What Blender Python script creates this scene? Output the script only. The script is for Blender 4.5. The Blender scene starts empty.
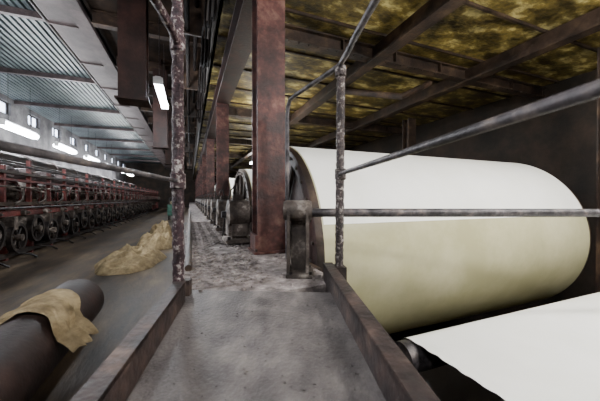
import bpy, bmesh, math, random
from mathutils import Vector, Matrix, noise
random.seed(4)
OFF=1.02                      # eye height above the aisle floor
TH=math.radians(21.66)        # machine direction
TN=math.radians(7.2)          # near gangway direction
def frame(deg):return Matrix.Translation((0,0,OFF))@Matrix.Rotation(math.radians(deg),4,'Z')
MM=Matrix.Translation((0,0,OFF))@Matrix.Rotation(TH,4,'Z')
MN=Matrix.Translation((0,0,OFF))@Matrix.Rotation(TN,4,'Z')
MW=Matrix.Translation((0,0,OFF))

# ---------------- materials
def lin(c):
    return tuple(((x/255)/12.92 if x/255<=0.04045 else ((x/255+0.055)/1.055)**2.4) for x in c)+(1,)
def grime(name,c1,c2,scale=3,rough=.6,metal=0,bump=.2,c3=None,c3pos=.62,stretch=(1,1,1),fine=40,dirt=.5,dirtscale=1.2,spec=.35):
    m=bpy.data.materials.new(name);m.use_nodes=True
    nt=m.node_tree;N=nt.nodes;L=nt.links
    b=N['Principled BSDF']
    tc=N.new('ShaderNodeTexCoord');mp=N.new('ShaderNodeMapping');mp.inputs['Scale'].default_value=stretch
    L.new(tc.outputs['Object'],mp.inputs['Vector'])
    n=N.new('ShaderNodeTexNoise');n.inputs['Scale'].default_value=scale;n.inputs['Detail'].default_value=9;n.inputs['Roughness'].default_value=.66
    L.new(mp.outputs[0],n.inputs['Vector'])
    r=N.new('ShaderNodeValToRGB');e=r.color_ramp.elements
    e[0].position=.40;e[0].color=lin(c1);e[1].position=.54 if c3 else .62;e[1].color=lin(c2)
    if c3:
        k=e.new(c3pos);k.color=lin(c3)
    L.new(n.outputs['Fac'],r.inputs[0])
    n3=N.new('ShaderNodeTexNoise');n3.inputs['Scale'].default_value=dirtscale;n3.inputs['Detail'].default_value=10;n3.inputs['Roughness'].default_value=.7
    L.new(mp.outputs[0],n3.inputs['Vector'])
    r3=N.new('ShaderNodeMapRange');r3.inputs[1].default_value=.40;r3.inputs[2].default_value=.60;r3.inputs[3].default_value=1-dirt;r3.inputs[4].default_value=1
    L.new(n3.outputs['Fac'],r3.inputs[0])
    mx=N.new('ShaderNodeMix');mx.data_type='RGBA';mx.blend_type='MULTIPLY';mx.inputs[0].default_value=1
    L.new(r.outputs[0],mx.inputs[6]);L.new(r3.outputs[0],mx.inputs[7]);L.new(mx.outputs[2],b.inputs['Base Color'])
    n2=N.new('ShaderNodeTexNoise');n2.inputs['Scale'].default_value=fine;n2.inputs['Detail'].default_value=5
    L.new(mp.outputs[0],n2.inputs['Vector'])
    bp=N.new('ShaderNodeBump');bp.inputs['Strength'].default_value=bump;bp.inputs['Distance'].default_value=.01
    L.new(n2.outputs['Fac'],bp.inputs['Height']);L.new(bp.outputs[0],b.inputs['Normal'])
    mr=N.new('ShaderNodeMapRange');mr.inputs[3].default_value=max(.05,rough-.15);mr.inputs[4].default_value=min(1,rough+.15)
    L.new(n.outputs['Fac'],mr.inputs[0]);L.new(mr.outputs[0],b.inputs['Roughness'])
    b.inputs['Metallic'].default_value=metal
    b.inputs['Specular IOR Level'].default_value=spec
    return m
def emit(name,c,s):
    m=bpy.data.materials.new(name);m.use_nodes=True
    b=m.node_tree.nodes['Principled BSDF']
    b.inputs['Base Color'].default_value=(.8,.8,.8,1)
    b.inputs['Emission Color'].default_value=lin(c);b.inputs['Emission Strength'].default_value=s
    return m
M={}
M['deck']=grime('dusty_concrete',(96,87,84),(138,128,124),12,.8,0,.9,(184,174,168),.68,fine=90,dirt=.35,dirtscale=5)
M['neardeck']=grime('worn_steel_deck',(80,75,74),(98,92,90),9,.5,.05,.5,(124,117,112),.68,stretch=(1.3,.9,1),dirt=.28,dirtscale=2.2,fine=80)
M['toe']=grime('rusty_toe_board',(34,26,25),(58,44,40),9,.6,.1,.5,(98,80,70),.68)
M['rail']=grime('galvanised_rail',(46,43,45),(78,73,75),12,.5,.2,.4,(110,100,94),.68,dirtscale=6)
M['post']=grime('peeling_post_paint',(44,30,36),(72,48,52),45,.6,.1,.9,(160,152,148),.60,fine=120,dirtscale=8)
M['postg']=grime('peeling_grey_paint',(42,34,34),(74,61,58),45,.6,.1,.9,(156,148,142),.60,fine=120,dirtscale=8)
M['red']=grime('red_oxide_steel',(48,28,26),(80,46,41),7,.55,.1,.4,(112,82,72),.68,dirt=.45,dirtscale=3)
M['redm']=grime('red_machine_frame',(70,31,29),(104,46,42),5,.55,.1,.4,(128,82,74),.70,dirt=.45)
M['dkred']=grime('dark_red_steel',(42,27,24),(70,44,38),4,.6,.1,.3)
M['brown']=grime('grimy_brown_steel',(36,27,21),(60,45,35),4,.6,.1,.4,(94,75,56),.72)
M['cable']=grime('black_cable_sheath',(18,15,14),(34,28,26),4,.9,0,.2,spec=.05)
M['dark']=grime('black_machine_steel',(22,19,19),(46,40,38),5,.45,.3,.4,(84,74,68),.7)
M['ochre']=grime('condensation_stained_ceiling',(60,50,24),(132,114,56),3.0,.5,.0,.8,(206,190,124),.62,stretch=(1,1.6,1),fine=20,dirt=.78,dirtscale=1.1)
M['dkceil']=grime('sooty_ceiling',(30,23,19),(56,44,35),2,.85,0,.3,spec=.1)
M['blue']=grime('blue_grey_roof_sheet',(76,86,90),(108,118,120),2,.45,.1,.15,dirt=.3)
M['duct']=grime('painted_duct',(70,60,60),(100,88,87),3.5,.5,.1,.2,dirt=.45,dirtscale=2.5)
M['wall']=grime('plaster_wall',(80,78,80),(116,114,114),1.6,.8,0,.3)
M['dwall']=grime('dark_wall',(32,26,21),(54,43,34),1.5,.85,0,.3)
M['floor']=grime('oily_floor',(56,46,37),(86,72,56),2.6,.6,0,.4,(116,100,80),.70,stretch=(1.6,.4,1),dirtscale=2.5,dirt=.4)
M['paper']=grime('paper_web',(238,237,230),(244,243,238),1.5,.6,0,.03,dirt=.02)
M['shadeshell']=grime('dryer_shell_painted_shade',(168,163,126),(180,175,140),1.2,.38,.0,.03,(192,187,156),.7,dirt=.06)  # darker olive paints the shade of the drum's lower half into the shell
M['felt']=grime('brown_roll_cover',(38,27,24),(56,40,35),5,.6,.0,.25,dirtscale=4,spec=.2)
M['bur']=grime('burlap',(136,118,88),(174,155,120),8,.95,0,.9,fine=160,dirt=.35,dirtscale=6,spec=.1)
M['housing']=grime('dusty_cast_iron',(54,46,41),(92,82,75),7,.65,.1,.5,(164,154,144),.64)
M['cream']=grime('cream_paint',(120,108,84),(150,136,108),4,.6,0,.2)
M['tube']=emit('fluorescent_tube_glow',(240,246,255),45)
M['glass']=emit('daylit_window_glass',(214,228,255),7)
M['white']=grime('white_lamp_housing',(170,170,170),(200,200,200),4,.5,0,.1,dirt=.1)
M['green']=grime('green_paint',(34,72,60),(52,92,78),4,.5,0,.2)

# ---------------- mesh builder
class B:
    def __init__(s,mat=MM):
        s.bm=bmesh.new();s.M=mat;s.slots=[]
    def si(s,m):
        if m not in s.slots:s.slots.append(m)
        return s.slots.index(m)
    def faces(s,fs,m,smooth=False):
        i=s.si(m)
        for f in fs:
            f.material_index=i;f.smooth=smooth
    def box(s,a0,a1,b0,b1,z0,z1,m,R=None,bev=0):
        c=Vector(((a0+a1)/2,(b0+b1)/2,(z0+z1)/2))
        T=Matrix.Translation(c)
        if R is not None:T=T@R
        T=T@Matrix.Diagonal((abs(a1-a0),abs(b1-b0),abs(z1-z0),1))
        r=bmesh.ops.create_cube(s.bm,size=1,matrix=s.M@T)
        fs={f for v in r['verts'] for f in v.link_faces}
        s.faces(fs,m)
        if bev:
            es={e for v in r['verts'] for e in v.link_edges}
            rr=bmesh.ops.bevel(s.bm,geom=list(es),offset=bev,segments=2,affect='EDGES')
            s.faces(rr['faces'],m)
    def tube(s,path,r,m,seg=14,jit=0,sub=0,close=True):
        P=[Vector(p) for p in path]
        if sub:
            Q=[]
            for i in range(len(P)-1):
                n=max(1,int((P[i+1]-P[i]).length/sub))
                for k in range(n):Q.append(P[i].lerp(P[i+1],k/n))
            Q.append(P[-1]);P=Q
        rings=[];u=None
        for i,p in enumerate(P):
            t=(P[min(i+1,len(P)-1)]-P[max(i-1,0)]).normalized()
            if u is None:
                u=t.orthogonal().normalized()
            u=(u-t*u.dot(t)).normalized();w=t.cross(u)
            rr=r[i] if isinstance(r,(list,tuple)) else r
            ring=[]
            for k in range(seg):
                an=2*math.pi*k/seg
                q=rr*(1+(jit*(noise.noise(Vector((p.x*40+math.cos(an)*1.5,p.y*40+math.sin(an)*1.5,p.z*40))))*2 if jit else 0))
                ring.append(s.bm.verts.new(s.M@(p+(u*math.cos(an)+w*math.sin(an))*q)))
            rings.append(ring)
        fs=[]
        for i in range(len(rings)-1):
            for k in range(seg):
                fs.append(s.bm.faces.new((rings[i][k],rings[i][(k+1)%seg],rings[i+1][(k+1)%seg],rings[i+1][k])))
        s.faces(fs,m,True)
        if close:
            s.faces([s.bm.faces.new(rings[0][::-1]),s.bm.faces.new(rings[-1])],m)
    def lathe(s,c,axis,prof,m,seg=64,a0=0,a1=2*math.pi,ref=None,smooth=True):
        c=Vector(c);ax=Vector(axis).normalized()
        u=Vector(ref) if ref else ax.orthogonal().normalized();w=ax.cross(u)
        full=abs(a1-a0-2*math.pi)<1e-6
        n=seg if full else seg+1
        rings=[]
        for t,r in prof:
            rings.append([s.bm.verts.new(s.M@(c+ax*t+(u*math.cos(a0+(a1-a0)*k/seg)+w*math.sin(a0+(a1-a0)*k/seg))*max(r,1e-4))) for k in range(n)])
        fs=[]
        for i in range(len(rings)-1):
            for k in range(seg):
                j=(k+1)%n
                fs.append(s.bm.faces.new((rings[i][k],rings[i][j],rings[i+1][j],rings[i+1][k])))
        s.faces(fs,m,smooth)
    def poly(s,pts,z0,z1,m):
        lo=[s.bm.verts.new(s.M@Vector((p[0],p[1],z0))) for p in pts]
        hi=[s.bm.verts.new(s.M@Vector((p[0],p[1],z1))) for p in pts]
        n=len(pts);fs=[s.bm.faces.new(lo[::-1]),s.bm.faces.new(hi)]
        for i in range(n):fs.append(s.bm.faces.new((lo[i],lo[(i+1)%n],hi[(i+1)%n],hi[i])))
        s.faces(fs,m)
    def grid(s,fn,nu,nv,m):
        V=[[s.bm.verts.new(s.M@Vector(fn(i/nu,j/nv))) for j in range(nv+1)] for i in range(nu+1)]
        s.faces([s.bm.faces.new((V[i][j],V[i+1][j],V[i+1][j+1],V[i][j+1])) for i in range(nu) for j in range(nv)],m,True)
    def out(s,name,sharp=True):
        """store the mesh in a local frame aligned with the building direction"""
        R=s.M.to_3x3().to_4x4()
        bmesh.ops.transform(s.bm,matrix=R.inverted(),verts=s.bm.verts[:])
        bmesh.ops.recalc_face_normals(s.bm,faces=s.bm.faces[:])
        xs=[v.co for v in s.bm.verts]
        c=Vector([(min(v[i] for v in xs)+max(v[i] for v in xs))/2 for i in range(3)])
        bmesh.ops.translate(s.bm,verts=s.bm.verts[:],vec=-c)
        me=bpy.data.meshes.new(name);s.bm.to_mesh(me);s.bm.free()
        for m in s.slots:me.materials.append(M[m])
        if sharp:
            try: me.set_sharp_from_angle(angle=math.radians(40))
            except Exception: pass
        o=bpy.data.objects.new(name,me);o.matrix_world=R@Matrix.Translation(c)
        bpy.context.collection.objects.link(o);return o

AF=-1.02   # aisle floor (relative to eye)
DK=-.42    # deck
PIT=-2.6
HC=3.8     # hall ceiling
END=34;BK=-5
W0,W1=3.12,3.6

# ---------------- room shell
b=B();b.box(-6.3,-.05,BK,END,AF-.2,AF,'floor');b.box(-.05,6.2,BK,END,PIT-.2,PIT,'dwall');b.box(-.25,-.05,BK,END,PIT-.2,AF-.001,'dwall');b.out('floor')
b=B();b.box(-6.5,-6.3,BK,END,AF-.2,W0,'wall');b.box(-6.5,-6.3,BK,END,W1,HC+.1,'wall')
y=BK+.2
prev=BK
while y<END-1.2:
    b.box(-6.5,-6.3,prev,y,W0,W1,'wall');prev=y+1.0
    y+=2.2
b.box(-6.5,-6.3,prev,END,W0,W1,'wall');b.out('wall_left')
y=BK+.2;i=1
while y<END-1.2:
    w=B();w.box(-6.46,-6.44,y,y+1.0,W0,W1,'glass')
    for q in (0,.48,.95):w.box(-6.44,-6.39,y+q,y+q+.05,W0,W1,'dark')
    w.box(-6.44,-6.38,y,y+1.0,W0,W0+.05,'dark');w.box(-6.44,-6.38,y,y+1.0,W1-.05,W1,'dark');w.out('window_%d'%i)
    y+=2.2;i+=1
b=B();b.box(6.2,6.4,BK,END,PIT-.2,HC,'dwall');b.out('wall_right')
b=B();b.box(-6.5,6.4,END,END+.2,PIT-.2,HC+.2,'dwall');b.out('wall_back')
b=B();b.box(-6.5,6.4,BK-.2,BK,PIT-.2,HC+.2,'dwall');b.out('wall_front')
# ceiling
b=B()
n=34;prof=[]
for i in range(n+1):
    a=-6.3+(6.3-1.6)*i/n
    prof+= [(a,0),(a+.05,0),(a+.06,.05),(a+.10,.05),(a+.11,0)]
lo=[b.bm.verts.new(MM@Vector((p[0],BK,HC+p[1]))) for p in prof];hi=[b.bm.verts.new(MM@Vector((p[0],END,HC+p[1]))) for p in prof]
b.faces([b.bm.faces.new((lo[i],lo[i+1],hi[i+1],hi[i])) for i in range(len(prof)-1)],'blue')
b.box(-1.6,.3,BK,END,3.3,3.45,'dkceil')
b.box(.3,6.2,BK,END,2.12,2.2,'ochre')
b.box(.28,.34,BK,END,2.12,3.45,'dwall')
b.box(-1.65,-1.58,BK,END,3.3,3.95,'dwall')
for i in range(26):
    y=-2+.82*i
    b.box(.34,6.2,y,y+.03,2.09,2.125,'brown')
for i in range(11):
    y=-3+3.4*i
    b.box(-6.3,-2.47,y,y+.1,3.66,3.79,'duct')
for i in range(14):
    y=-1+1.7*i
    b.box(-1.58,.27,y,y+.14,3.05,3.07,'brown');b.box(-1.58,.27,y,y+.14,3.27,3.29,'brown');b.box(-1.58,.27,y+.06,y+.08,3.07,3.27,'brown')
b.out('ceiling')

b=B();b.box(-2.45,-1.95,BK,END,3.3,3.62,'duct',bev=.02)
b.box(-1.93,-1.70,BK,END,3.2,3.28,'duct');b.box(-1.83,-1.80,BK,END,3.28,3.55,'dark')
b.tube([(-2.55,BK+.1,3.42),(-2.55,END-.1,3.42)],.035,'dark',10)
for i in range(24):
    y=BK+1.65*i;b.box(-2.47,-1.93,y,y+.05,3.28,3.64,'duct');b.box(-2.2,-2.15,y,y+.05,3.6,HC-.01,'dark')
b.out('ventilation_duct')

# hood girders with rivets
for i in range(9):
    y=-.1+3.3*i
    b=B();b.box(.72,6.2,y-.07,y+.07,1.90,1.92,'brown');b.box(.72,6.2,y-.07,y+.07,2.065,2.083,'brown');b.box(.72,6.2,y-.01,y+.01,1.92,2.07,'brown')
    for k in range(40 if i<3 else 0):
        a=.85+k*.13
        b.lathe((a,y-.045,1.90),(0,0,-1),[(0,.013),(.009,.010),(.012,0)],'brown',8)
    for k in range(7):
        a=1+k*.85;b.box(a,a+.02,y-.065,y+.065,1.92,2.07,'brown')
    b.out('hood_cross_beam')
b=B()
for a in (2.35,4.15):
    b.box(a-.08,a+.08,BK,END,1.86,1.885,'brown');b.box(a-.012,a+.012,BK,END,1.885,2.08,'brown')
b.tube([(2.35,4.2,1.86),(2.9,3.25,1.5),(3.6,3.4,1.86)],.05,'brown',10)
b.out('hood_longitudinal_beam')

# ---------------- columns with their girder
def column(b,a,bb,z0,z1,m,w=.22,d=.20):
    b.box(a-w/2,a+w/2,bb-d/2,bb-d/2+.018,z0,z1,m,bev=.003)
    b.box(a-w/2,a+w/2,bb+d/2-.018,bb+d/2,z0,z1,m,bev=.003)
    b.box(a-.01,a+.01,bb-d/2+.018,bb+d/2-.018,z0,z1,m)
    b.box(a-w/2-.03,a+w/2+.03,bb-d/2-.03,bb+d/2+.03,z0,z0+.02,m,bev=.003)
    for sx in(-1,1):
        b.box(a+sx*(w/2+.005)-.012,a+sx*(w/2+.005)+.012,bb-d/2,bb+d/2,z0+.02,z0+.14,m)
        for sy in(-1,1):b.lathe((a+sx*(w/2+.012),bb+sy*(d/2+.012),z0+.02),(0,0,1),[(0,.01),(.02,.01),(.02,0)],'dark',6)
b=B();b.box(.46,.70,BK,END,1.80,1.83,'dkred');b.box(.46,.70,BK,END,2.08,2.11,'dkred');b.box(.57,.59,BK,END,1.83,2.08,'dkred');b.out('column_girder')
for i in range(9):
    b=B();column(b,.58,2.15+3.35*i,DK+.002,1.797,'red');b.out('steel_column')
for i in range(4):
    b=B();column(b,4.75,1.72+3.35*i,PIT,1.85,'brown',.22,.2);b.out('machine_frame_column')

for i in range(8):
    y=4.0+3.4*i
    b=B()
    b.box(-.80,-.50,y-.12,y-.10,1.22,3.04,'dkred');b.box(-.80,-.50,y+.10,y+.12,1.22,3.04,'dkred');b.box(-.66,-.64,y-.10,y+.10,1.22,3.3,'dkred')
    b.box(-.83,-.47,y-.15,y+.15,1.20,1.22,'dkred');b.out('hanging_support_beam')

# ---------------- far walkway deck
b=B();b.poly([(-.05,1.15),(.70,1.22),(.70,END-1),(-.05,END-1)],AF+.001,DK,'deck')
b.box(.70,.735,1.5,END-1,-1.4,DK-.0,'brown')
b.box(.62,.70,1.3,END-1,PIT,AF,'brown')
b.box(-.03,.40,1.36,5.3,DK,DK+.006,'deck')
for i in range(70):
    for j in range(8):
        a=-.01+j*.052+(.026 if i%2 else 0);y=1.39+i*.055
        R=Matrix.Rotation(math.radians(45 if (i+j)%2 else -45),4,'Z')
        if noise.noise(Vector((a*4,y*1.5,2)))>-.3:
            b.box(a-.02,a+.02,y-.006,y+.006,DK+.006,DK+.014,'deck',R)
b.tube([(-.01,1.7,DK+.022),(0.0,9,DK+.022)],.02,'brown',10)
for k in range(360):
    a=random.uniform(-.02,.68);y=random.uniform(1.25,4.5);r=random.choice([.003,.005,.008])
    R=Matrix.Rotation(random.random()*3,4,'Z')
    b.box(a-r,a+r,y-r,y+r*.8,DK,DK+r*.9+.006,'deck',R)
b.out('walkway')

# near gangway: deck with both toe boards
b=B(MW)
b.poly([(-.30,-2.4),(.38,-2.4),(.275,0),(.185,1.22),(-.53,1.26),(-.49,1.1),(-.28,0.05)],DK-.03,DK+.004,'neardeck')
for y in (-2,-1,0,.9):b.box(-.26-.2*max(0,y),.2,y,y+.06,DK-.12,DK-.03,'toe')
b.M=frame(11);b.box(-.257,-.243,.0,1.19,DK-.05,DK+.085,'toe',bev=.003);b.box(-.287,-.243,.0,1.19,DK+.073,DK+.085,'toe')
b.M=MW;b.box(-.255,-.24,-2.4,.0,DK-.05,DK+.085,'toe',bev=.003)
b.M=frame(3.7);b.box(.213,.227,-2.4,1.43,DK-.12,DK+.085,'toe',bev=.003);b.box(.213,.262,-2.4,1.43,DK+.073,DK+.087,'toe',bev=.002)
b.M=MW
for k in range(160):
    t=random.random();x=random.uniform(-.24-.2*t*1.2,.2);y=t*1.15;r=random.choice([.0015,.002,.003])
    b.box(x-r,x+r,y-r,y+r,DK+.003,DK+.004+r,'neardeck')
b.out('gangway_deck')
b=B();b.box(.1,.3,-1.,.2,PIT,DK-.13,'dark');b.box(.05,.35,-1.1,.3,PIT,PIT+.05,'dark');b.out('gangway_support_pillar')

def nf(x,y):
    v=Matrix.Rotation(-TN,3,'Z')@Vector((x,y,0));return v.x,v.y
zt=.68;zm=.125
lc,ld=nf(-.524,1.19);rc,rd=nf(.20,1.42)
zl=.075
b=B(MN)
b.tube([(lc,ld,-.60),(lc,ld,1.75)],.024,'post',14,.12,.012)
b.tube([(lc,ld,zt-.02),(lc+.01,ld-.12,zt-.02),(lc,-1.6,zt-.02)],.016,'post',12,.12,.03)
b.tube([(lc,ld,zl),(lc,-1.6,zl)],.008,'rail',14)
b.tube([(lc,-1.6,DK-.02),(lc,-1.6,zt)],.02,'post',12)
for z in (zt-.02,zl):b.lathe((lc,ld,z-.035),(0,0,1),[(0,.024),(.005,.031),(.065,.031),(.07,.024)],'post',14)
b.box(lc-.05,lc+.09,ld-.05,ld+.05,DK-.06,DK-.03,'toe')
b.box(lc+.0,lc+.05,ld-.02,ld+.02,DK-.03,DK+.07,'toe')
b.out('safety_railing')
b=B(MN)
b.tube([(rc,rd,DK-.1),(rc+.01,rd,zt)],.021,'postg',14,.12,.012)
ex,ey=nf(-.068,1.88)
path=[(rc,-1.6,zt),(rc,rd-.25,zt),(rc+.005,rd-.1,zt),(rc,rd,zt),(rc-.03,rd+.08,zt)]
path+=[(ex+.03,ey-.06,zt),(ex,ey,zt-.01),(ex-.012,ey+.03,zt-.05),(ex-.015,ey+.04,zt-.11),(ex-.015,ey+.04,DK)]
b.tube(path,.014,'rail',12,.10,.03)
b.tube([(rc,rd,zm),(rc,-1.6,zm)],.0102,'rail',14)
b.tube([(rc,-1.6,DK-.02),(rc,-1.6,zt)],.02,'postg',12)
for z in (zt-.03,zm):b.lathe((rc+.008,rd,z-.03),(0,0,1),[(0,.02),(.005,.029),(.055,.029),(.06,.02)],'postg',14)
b.box(rc-.06,rc+.03,rd-.04,rd+.04,DK-.02,DK+.075,'toe')
b.out('safety_railing')

# ---------------- drums
AL=.78;AR=4.13;ZC=-.46;R=.96
P=(1,0,0)
def drum(bb,first):
    b=B();c=(0,bb,ZC)
    b.lathe(c,P,[(AL,R-.05),(AL,R-.005),(AL+.02,R),(AL+.055,R)],'brown',128 if first else 64)
    b.lathe(c,P,[(AL+.055,R),(AR-.04,R)],'shadeshell',128 if first else 64)
    b.lathe(c,P,[(AR-.04,R),(AR-.02,R),(AR,R-.005),(AR,R-.05)],'brown',64)
    for s0,sg in ((AL,1),(AR,-1)):
        b.lathe((s0,bb,ZC),(sg,0,0),[(0.0,R-.004),(-.004,R-.01),(-.004,R-.09),(.05,R-.10),(.06,.30),(-.02,.26),(-.03,.17),(-.03,.12),(-.04,.10),(-.07,.10),(-.07,0)],'dkred' if first else 'brown',64)
        for k in range(12):
            an=k*math.pi/6
            p0=Vector((s0+sg*.03,bb+math.cos(an)*.27,ZC+math.sin(an)*.27));p1=Vector((s0+sg*.03,bb+math.cos(an)*(R-.10),ZC+math.sin(an)*(R-.10)))
            b.tube([p0,p1],.022,'brown',6)
        for k in range(36):
            an=k*math.pi/18
            b.lathe((s0-sg*.004,bb+math.cos(an)*(R-.05),ZC+math.sin(an)*(R-.05)),(-sg,0,0),[(0,.014),(.014,.014),(.014,0)],'housing',6)
    b.lathe(c,P,[(AL+.065,R+.003),(AR-.05,R+.003)],'paper',128,math.radians(-15),math.radians(163),(0,1,0))  # wrap stops at the shade line; the darker shell shows below it
    return b.out('paper_covered_dryer_cylinder')
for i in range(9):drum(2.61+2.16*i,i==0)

b=B()
a0,a1=1.06,4.05;zs=-.73;bf=1.20;gr=.085
def web(u,v):
    a=a0+(a1-a0)*v
    L1=3.2;L2=gr*math.pi/2;L3=.9
    s=u*(L1+L2+L3)
    if s<L1:return (a+(.003*math.sin(u*300)+.006*noise.noise(Vector((u*90,0,0))))*(1 if v<.01 else 0),bf-gr-L1+s,zs)
    s-=L1
    if s<L2:
        t=s/gr;return (a,bf-gr+math.sin(t)*gr,zs-gr+math.cos(t)*gr)
    s-=L2;return (a,bf,zs-gr-s)
b.grid(web,240,12,'paper');b.out('paper_web')
b=B();b.lathe((0,bf-gr,zs-gr),P,[(.90,0),(.90,.028),(1.0,.028),(1.0,gr-.006),(4.15,gr-.006),(4.15,.03),(4.5,.03),(4.5,0)],'rail',40)
b.box(.86,.96,bf-gr-.06,bf-gr+.06,PIT,zs-gr+.06,'housing',bev=.01);b.box(4.3,4.4,bf-gr-.06,bf-gr+.06,PIT,zs-gr+.05,'housing',bev=.02);b.out('guide_roll')
b=B();b.tube([(.74,.9,-1.15),(4.6,.9,-1.2)],.05,'rail',16);b.tube([(.74,.6,-1.3),(4.6,.6,-1.3)],.035,'dark',16)
b.box(.74,.80,.4,1.0,PIT,-1.05,'dark');b.box(4.5,4.56,.4,1.0,PIT,-1.05,'dark');b.out('steam_pipe_rack')

b=B(MW)
zp=-.078
b.tube([(-.03,1.53,zp+.012),(.02,1.53,zp+.012),(.06,1.53,zp),(2.6,1.66,zp-.008)],.024,'rail',18)
b.tube([(2.55,1.66,zp),(2.55,1.66,-.72)],.03,'rail',12)
b.box(-.075,.075,1.44,1.62,DK+.001,DK+.02,'housing',bev=.004)
b.box(-.072,-.055,1.47,1.60,DK+.02,zp+.03,'housing',bev=.004)
b.box(.03,.05,1.47,1.60,DK+.02,zp+.02,'housing',bev=.004)
b.box(-.05,.03,1.55,1.575,DK+.02,zp-.03,'housing')
b.lathe((-.09,1.53,zp+.012),(1,0,0),[(0,0),(0,.05),(.015,.056),(.14,.056),(.155,.05),(.155,0)],'housing',24)
for x in(-.05,.055):
    for y in(1.455,1.605):b.lathe((x,y,DK+.02),(0,0,1),[(0,.009),(.014,.009),(.014,0)],'dark',6)
b.out('crossing_pipe')

def housing(bb):
    b=B();a=.42
    b.box(a-.13,a+.13,bb-.17,bb+.17,DK+.015,DK+.055,'housing',bev=.008)
    b.box(a-.10,a+.10,bb-.13,bb+.13,DK+.05,DK+.22,'housing',bev=.03)
    b.lathe((a-.11,bb,DK+.27),P,[(0,0),(0,.05),(.01,.10),(.02,.14),(.2,.14),(.21,.10),(.24,.07),(.24,0)],'housing',28)
    b.box(a-.05,a+.05,bb-.03,bb+.03,DK+.39,DK+.46,'housing',bev=.01)
    b.lathe((a-.15,bb,DK+.27),P,[(0,0),(0,.03),(.05,.035)],'rail',16)
    for sx in(-1,1):
        for sy in(-1,1):
            b.lathe((a+sx*.1,bb+sy*.145,DK+.055),(0,0,1),[(0,.014),(.025,.014),(.025,0)],'dark',6)
    b.tube([(a,bb,DK+.44),(a-.02,bb+.03,DK+.54),(a-.05,bb+.12,DK+.5),(a-.1,bb+.2,DK+.2),(a-.12,bb+.22,DK+.015)],.008,'dark',8)
    b.out('bearing_housing')
for i in range(16):
    y=2.66+1.08*i
    if min(abs(y-(2.15+3.35*k)) for k in range(6))<.32: y+=.36
    housing(y)

# ---------------- left machine
b=B();a=-2.85;B0,B1=2.0,30.
for z0,z1,m in((-.98,-.90,'dark'),(-.30,-.20,'redm'),(-.12,-.06,'brown'),(.30,.34,'redm'),(.42,.47,'brown')):
    b.box(a-.06,a+.06,B0,B1,z0,z1,m)
b.box(a-.9,a-.8,B0,B1,.02,.10,'dkred')
i=0;y=B0
while y<B1:
    b.box(a-.05,a+.05,y-.035,y+.035,AF,-.08,'redm')
    b.box(a-.03,a+.03,y-.03,y+.03,-.06,.55 if i%2 else .72,'redm')
    b.tube([(a+.05,y+.05,-.9),(a+.3,y+.12,-.95),(a+.38,y+.15,AF+.01)],.018,'dark',6)
    b.tube([(a+.06,y+.2,-.1),(a+.16,y+.22,-.02),(a+.14,y+.3,.12),(a-.1,y+.32,.2)],.016,'housing',6)
    b.lathe((a+.06,y+.42,-.25),P,[(0,.05),(.06,.05),(.07,.03),(.12,.02),(.12,0)],'housing',10)
    y+=.8;i+=1
b.tube([(a+.02,B0,.58),(a+.02,B1,.58)],.022,'rail',8);b.tube([(a+.1,B0,.2),(a+.1,B1,.2)],.014,'housing',8);b.tube([(a+.1,B0,-.16),(a+.1,B1,-.16)],.02,'rail',8)
b.box(a-2.9,a-.06,B0,B1,AF,-.95,'dark')
b.box(a-2.9,a-2.8,B0,B1,-.95,.4,'dark')
def wheel(b,a,y,z,r,m,sp=6,seg=28):
    b.lathe((a,y,z),P,[(-.04,r-.05),(-.04,r),(.04,r),(.04,r-.05),(-.04,r-.05)],m,seg)
    b.lathe((a,y,z),P,[(-.06,0),(-.06,.06),(.08,.06),(.09,.03),(.09,0)],'housing',14)
    for k in range(sp):
        an=k*2*math.pi/sp+y
        b.tube([(a,y+math.cos(an)*.05,z+math.sin(an)*.05),(a,y+math.cos(an)*(r-.03),z+math.sin(an)*(r-.03))],.02,m,6)
y=B0+.4;i=0
while y<24:
    b.lathe((a-.05,y+.31,-.72),P,[(-2.,0),(-2.,.17),(0,.17),(.0,.13),(.03,.12),(.03,.05),(.16,.04),(.16,0)],'dark',18)
    wheel(b,a+.12,y,-.56 if i%2 else -.66,.25,'dark');y+=.62;i+=1
y=B0+.6
while y<26:
    b.lathe((a-.55,y,.06),P,[(-2.,0),(-2.,.33),(0,.33),(.0,.25),(-.04,.22),(-.04,.08),(.12,.07),(.12,0)],'housing',26)
    b.lathe((a-.53,y,.06),P,[(0,.33),(.02,.335),(.02,.27),(0,.265)],'redm',26)
    b.lathe((a-.35,y+.4,.52),P,[(-2.2,0),(-2.2,.13),(0,.13),(0,.06),(.1,.05),(.1,0)],'duct',16)
    y+=.8
y=B0+.3
while y<26:
    b.lathe((a-.3,y,-.42),P,[(-2.,0),(-2.,.10),(0,.10),(.0,.04),(.22,.035),(.22,0)],'dark',16)
    b.box(a-.06,a+.16,y-.06,y+.06,-.52,-.30,'housing')
    y+=.62
b.tube([(a-1.6,B0-3,.98),(a-1.6,27,.98)],.22,'brown',24);b.tube([(a-.9,B0-3,.80),(a-.9,27,.80)],.05,'brown',12)
y=B0-2
while y<27:
    b.box(a-1.63,a-1.57,y,y+.06,.4,.95,'dkred');b.box(a-.93,a-.87,y,y+.06,.09,.8,'dkred');b.lathe((a-1.6,y,.98),(0,1,0),[(0,.22),(0,.25),(.06,.25),(.06,.22)],'duct',24);y+=1.7
b.out('paper_dryer_section')

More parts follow.
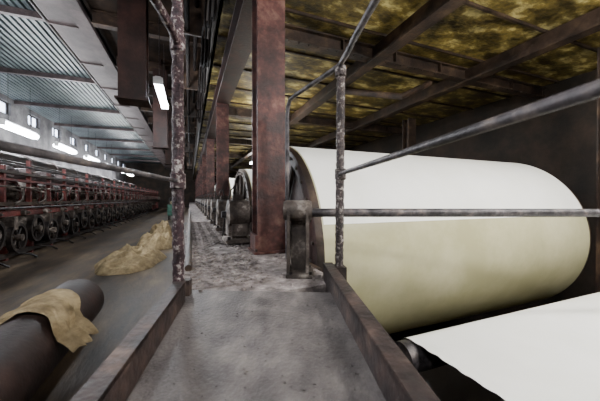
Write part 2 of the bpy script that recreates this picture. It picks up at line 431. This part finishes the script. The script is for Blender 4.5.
# ---------------- roll on aisle floor
b=B();r=.185;ar=-.85
b.lathe((ar,-.6,AF+r+.002),(0,1,0),[(0,0),(0,.06),(-.03,.06),(-.03,.075),(0,.08),(0,r-.01),(.01,r),(3.33,r),(3.34,r-.01),(3.34,.11),(3.31,.10),(3.31,.05),(3.43,.05),(3.43,0)],'felt',48)
b.out('felt_roll')
b=B();b.box(-1.42,-1.24,-.5,3.1,AF+.001,AF+.05,'bur',bev=.005);b.box(-1.19,-1.10,.2,3.0,AF+.001,AF+.04,'brown');b.out('timber_board')
b=B()
def drape(u,v):
    s=(u-.5)*2
    y=1.90+v*.34*(1+.25*math.sin(u*4))+.06*noise.noise(Vector((u*4,v*3,1)))
    an=.46+s*1.08+.15*noise.noise(Vector((u*3,v*5,7)))
    rr=r+.010+.016*(1+noise.noise(Vector((u*6+v*3,v*9,3))))+.018*math.sin(v*16+u*5)*max(0,s)
    if an>1.2:rr+= (an-1.2)*.2
    x=ar+math.sin(an)*rr*1.02
    z=AF+r+math.cos(an)*rr
    return (x,y+.08*math.sin(u*5),max(z,AF+.006))
b.grid(drape,60,50,'bur');b.out('burlap_cloth')
def heap(ca,cb,la,lb,h,seed,name='burlap_heap'):
    b=B()
    def f(u,v):
        x=(u-.5)*2;y=(v-.5)*2
        an=math.atan2(y,x);q=max(abs(x),abs(y))
        rr=q*(1+.25*noise.noise(Vector((math.cos(an)*1.5,math.sin(an)*1.5,seed))))
        X=math.cos(an)*rr;Y=math.sin(an)*rr
        hh=max(0,1-q**4)
        ridge=1-min(1,abs(noise.noise(Vector((X*1.6+Y*1.4,Y*1.3-X*1.1,seed+5))))*3.2)
        ridge2=1-min(1,abs(noise.noise(Vector((X*3.2-Y*1.8,Y*3+X,seed+9))))*3)
        fold=.42+.35*noise.noise(Vector((X*1.8+seed,Y*1.3,seed)))+.26*ridge+.12*ridge2
        z=AF+.006+h*hh*max(.1,fold)
        return (ca+X*la,cb+Y*lb,z)
    b.grid(f,90,90,'bur');b.out(name)
heap(-.85,5.1,.44,.75,.27,2.3)
heap(-.68,6.7,.38,.75,.40,7.1)
heap(-.75,8.8,.35,.7,.42,4.4)
b=B();b.box(-1.0,-.5,14.4,15.0,AF+.2,AF+.75,'green',bev=.02)
for x in(-.95,-.55):
    for y in(14.5,14.9):b.lathe((x-.02,y,AF+.1),P,[(0,0),(0,.1),(.05,.1),(.05,0)],'dark',14)
b.tube([(-.9,14.42,AF+.7),(-.9,14.2,AF+1.05),(-.55,14.2,AF+1.05),(-.55,14.42,AF+.7)],.018,'rail',8);b.box(-.9,-.6,14.5,14.9,AF+.75,AF+.9,'cream',bev=.03)
b.out('maintenance_trolley')

b=B()
for k in range(3):
    b.tube([(.17+.03*k,2.0+.4*t,2.35-.14*k-.25*math.sin(t*1.2+k)**2+.02*math.sin(t*5)) for t in [i*.5 for i in range(30)]],.014,'cable',6)
for i in range(3):b.box(.16,.27,2.2+i*2.2,2.24+i*2.2,2.0,2.4,'cable')
b.out('cable_bundle')
b=B()
for k,z in enumerate((1.55,1.35,1.7)):
    b.tube([(-.15+.12*k,-1,z+.9),(-.15+.12*k,24,z+.9)],.03,'cable',10)
for i in range(12):b.box(-.2,.15,i*2.0,i*2.0+.03,2.2,3.04,'brown')
b.out('overhead_pipe')

# ---------------- lamps (twin tube fixtures; light leaves all around the tubes)
def lamp(a,bb,z,L,top,power,tubeR=.03,name='fluorescent_lamp',color=(.88,.94,1)):
    b=B()
    b.box(a-.05,a+.05,bb-L/2,bb+L/2,z+.03+tubeR,z+.07+tubeR,'white',bev=.01)
    for s in(-.035,.035):b.tube([(a+s,bb-L/2+.03,z),(a+s,bb+L/2-.03,z)],tubeR,'tube',12)
    for y in(bb-L/2,bb+L/2-.04):b.box(a-.07,a+.07,y,y+.04,z-.03,z+.05+tubeR,'white')
    for y in(bb-L/3,bb+L/3):b.tube([(a,y,z+.09),(a,y,top)],.006,'dark',6)
    o=b.out(name)
    for k in (-.28,.28):
        ld=bpy.data.lights.new('lamp_light','POINT');ld.shadow_soft_size=.09;ld.energy=power/2;ld.color=color
        lo=bpy.data.objects.new('lamp_light',ld);bpy.context.collection.objects.link(lo)
        lo.parent=o
        lo.matrix_world=MM@Matrix.Translation((a,bb+k*L,z-.13-tubeR))
for i in range(9):
    lamp(-4.9,1.0+3.4*i,2.1,1.8,3.65,320,.085,color=(.97,.98,1))
lamp(-.47,5.6,1.85,1.35,3.04,150,.028)
lamp(-.47,12.4,1.85,1.35,3.04,130,.028)
lamp(-.47,-.6,1.85,1.35,3.04,130,.028,color=(.97,.98,1))  # unseen fixture behind the camera, added to light the near deck
lamp(-.47,19.2,1.85,1.35,3.04,130,.028)
lamp(1.8,-.9,1.6,1.5,2.08,250,.028,color=(1,.97,.92))  # unseen fixture, added to light the front drum
lamp(3.1,-.3,1.6,1.5,2.08,320,.028,color=(1,.97,.92))  # second added drum light, kept out of view
lamp(1.6,6.0,1.6,1.3,2.08,60,.028,color=(1,.9,.72))
lamp(2.6,12.0,1.6,1.3,2.08,70,.028,color=(1,.9,.72))

w=bpy.data.worlds.new('w');bpy.context.scene.world=w;w.use_nodes=True
w.node_tree.nodes['Background'].inputs[0].default_value=(.5,.52,.55,1);w.node_tree.nodes['Background'].inputs[1].default_value=.1

cd=bpy.data.cameras.new('cam');cd.lens=16.6;cd.sensor_width=36;cd.clip_start=.02
cd.dof.use_dof=True;cd.dof.focus_distance=3.0;cd.dof.aperture_fstop=4.5
co=bpy.data.objects.new('camera',cd);bpy.context.collection.objects.link(co)
co.location=(0,0,OFF);co.rotation_euler=(math.radians(89.6),0,0)
bpy.context.scene.camera=co
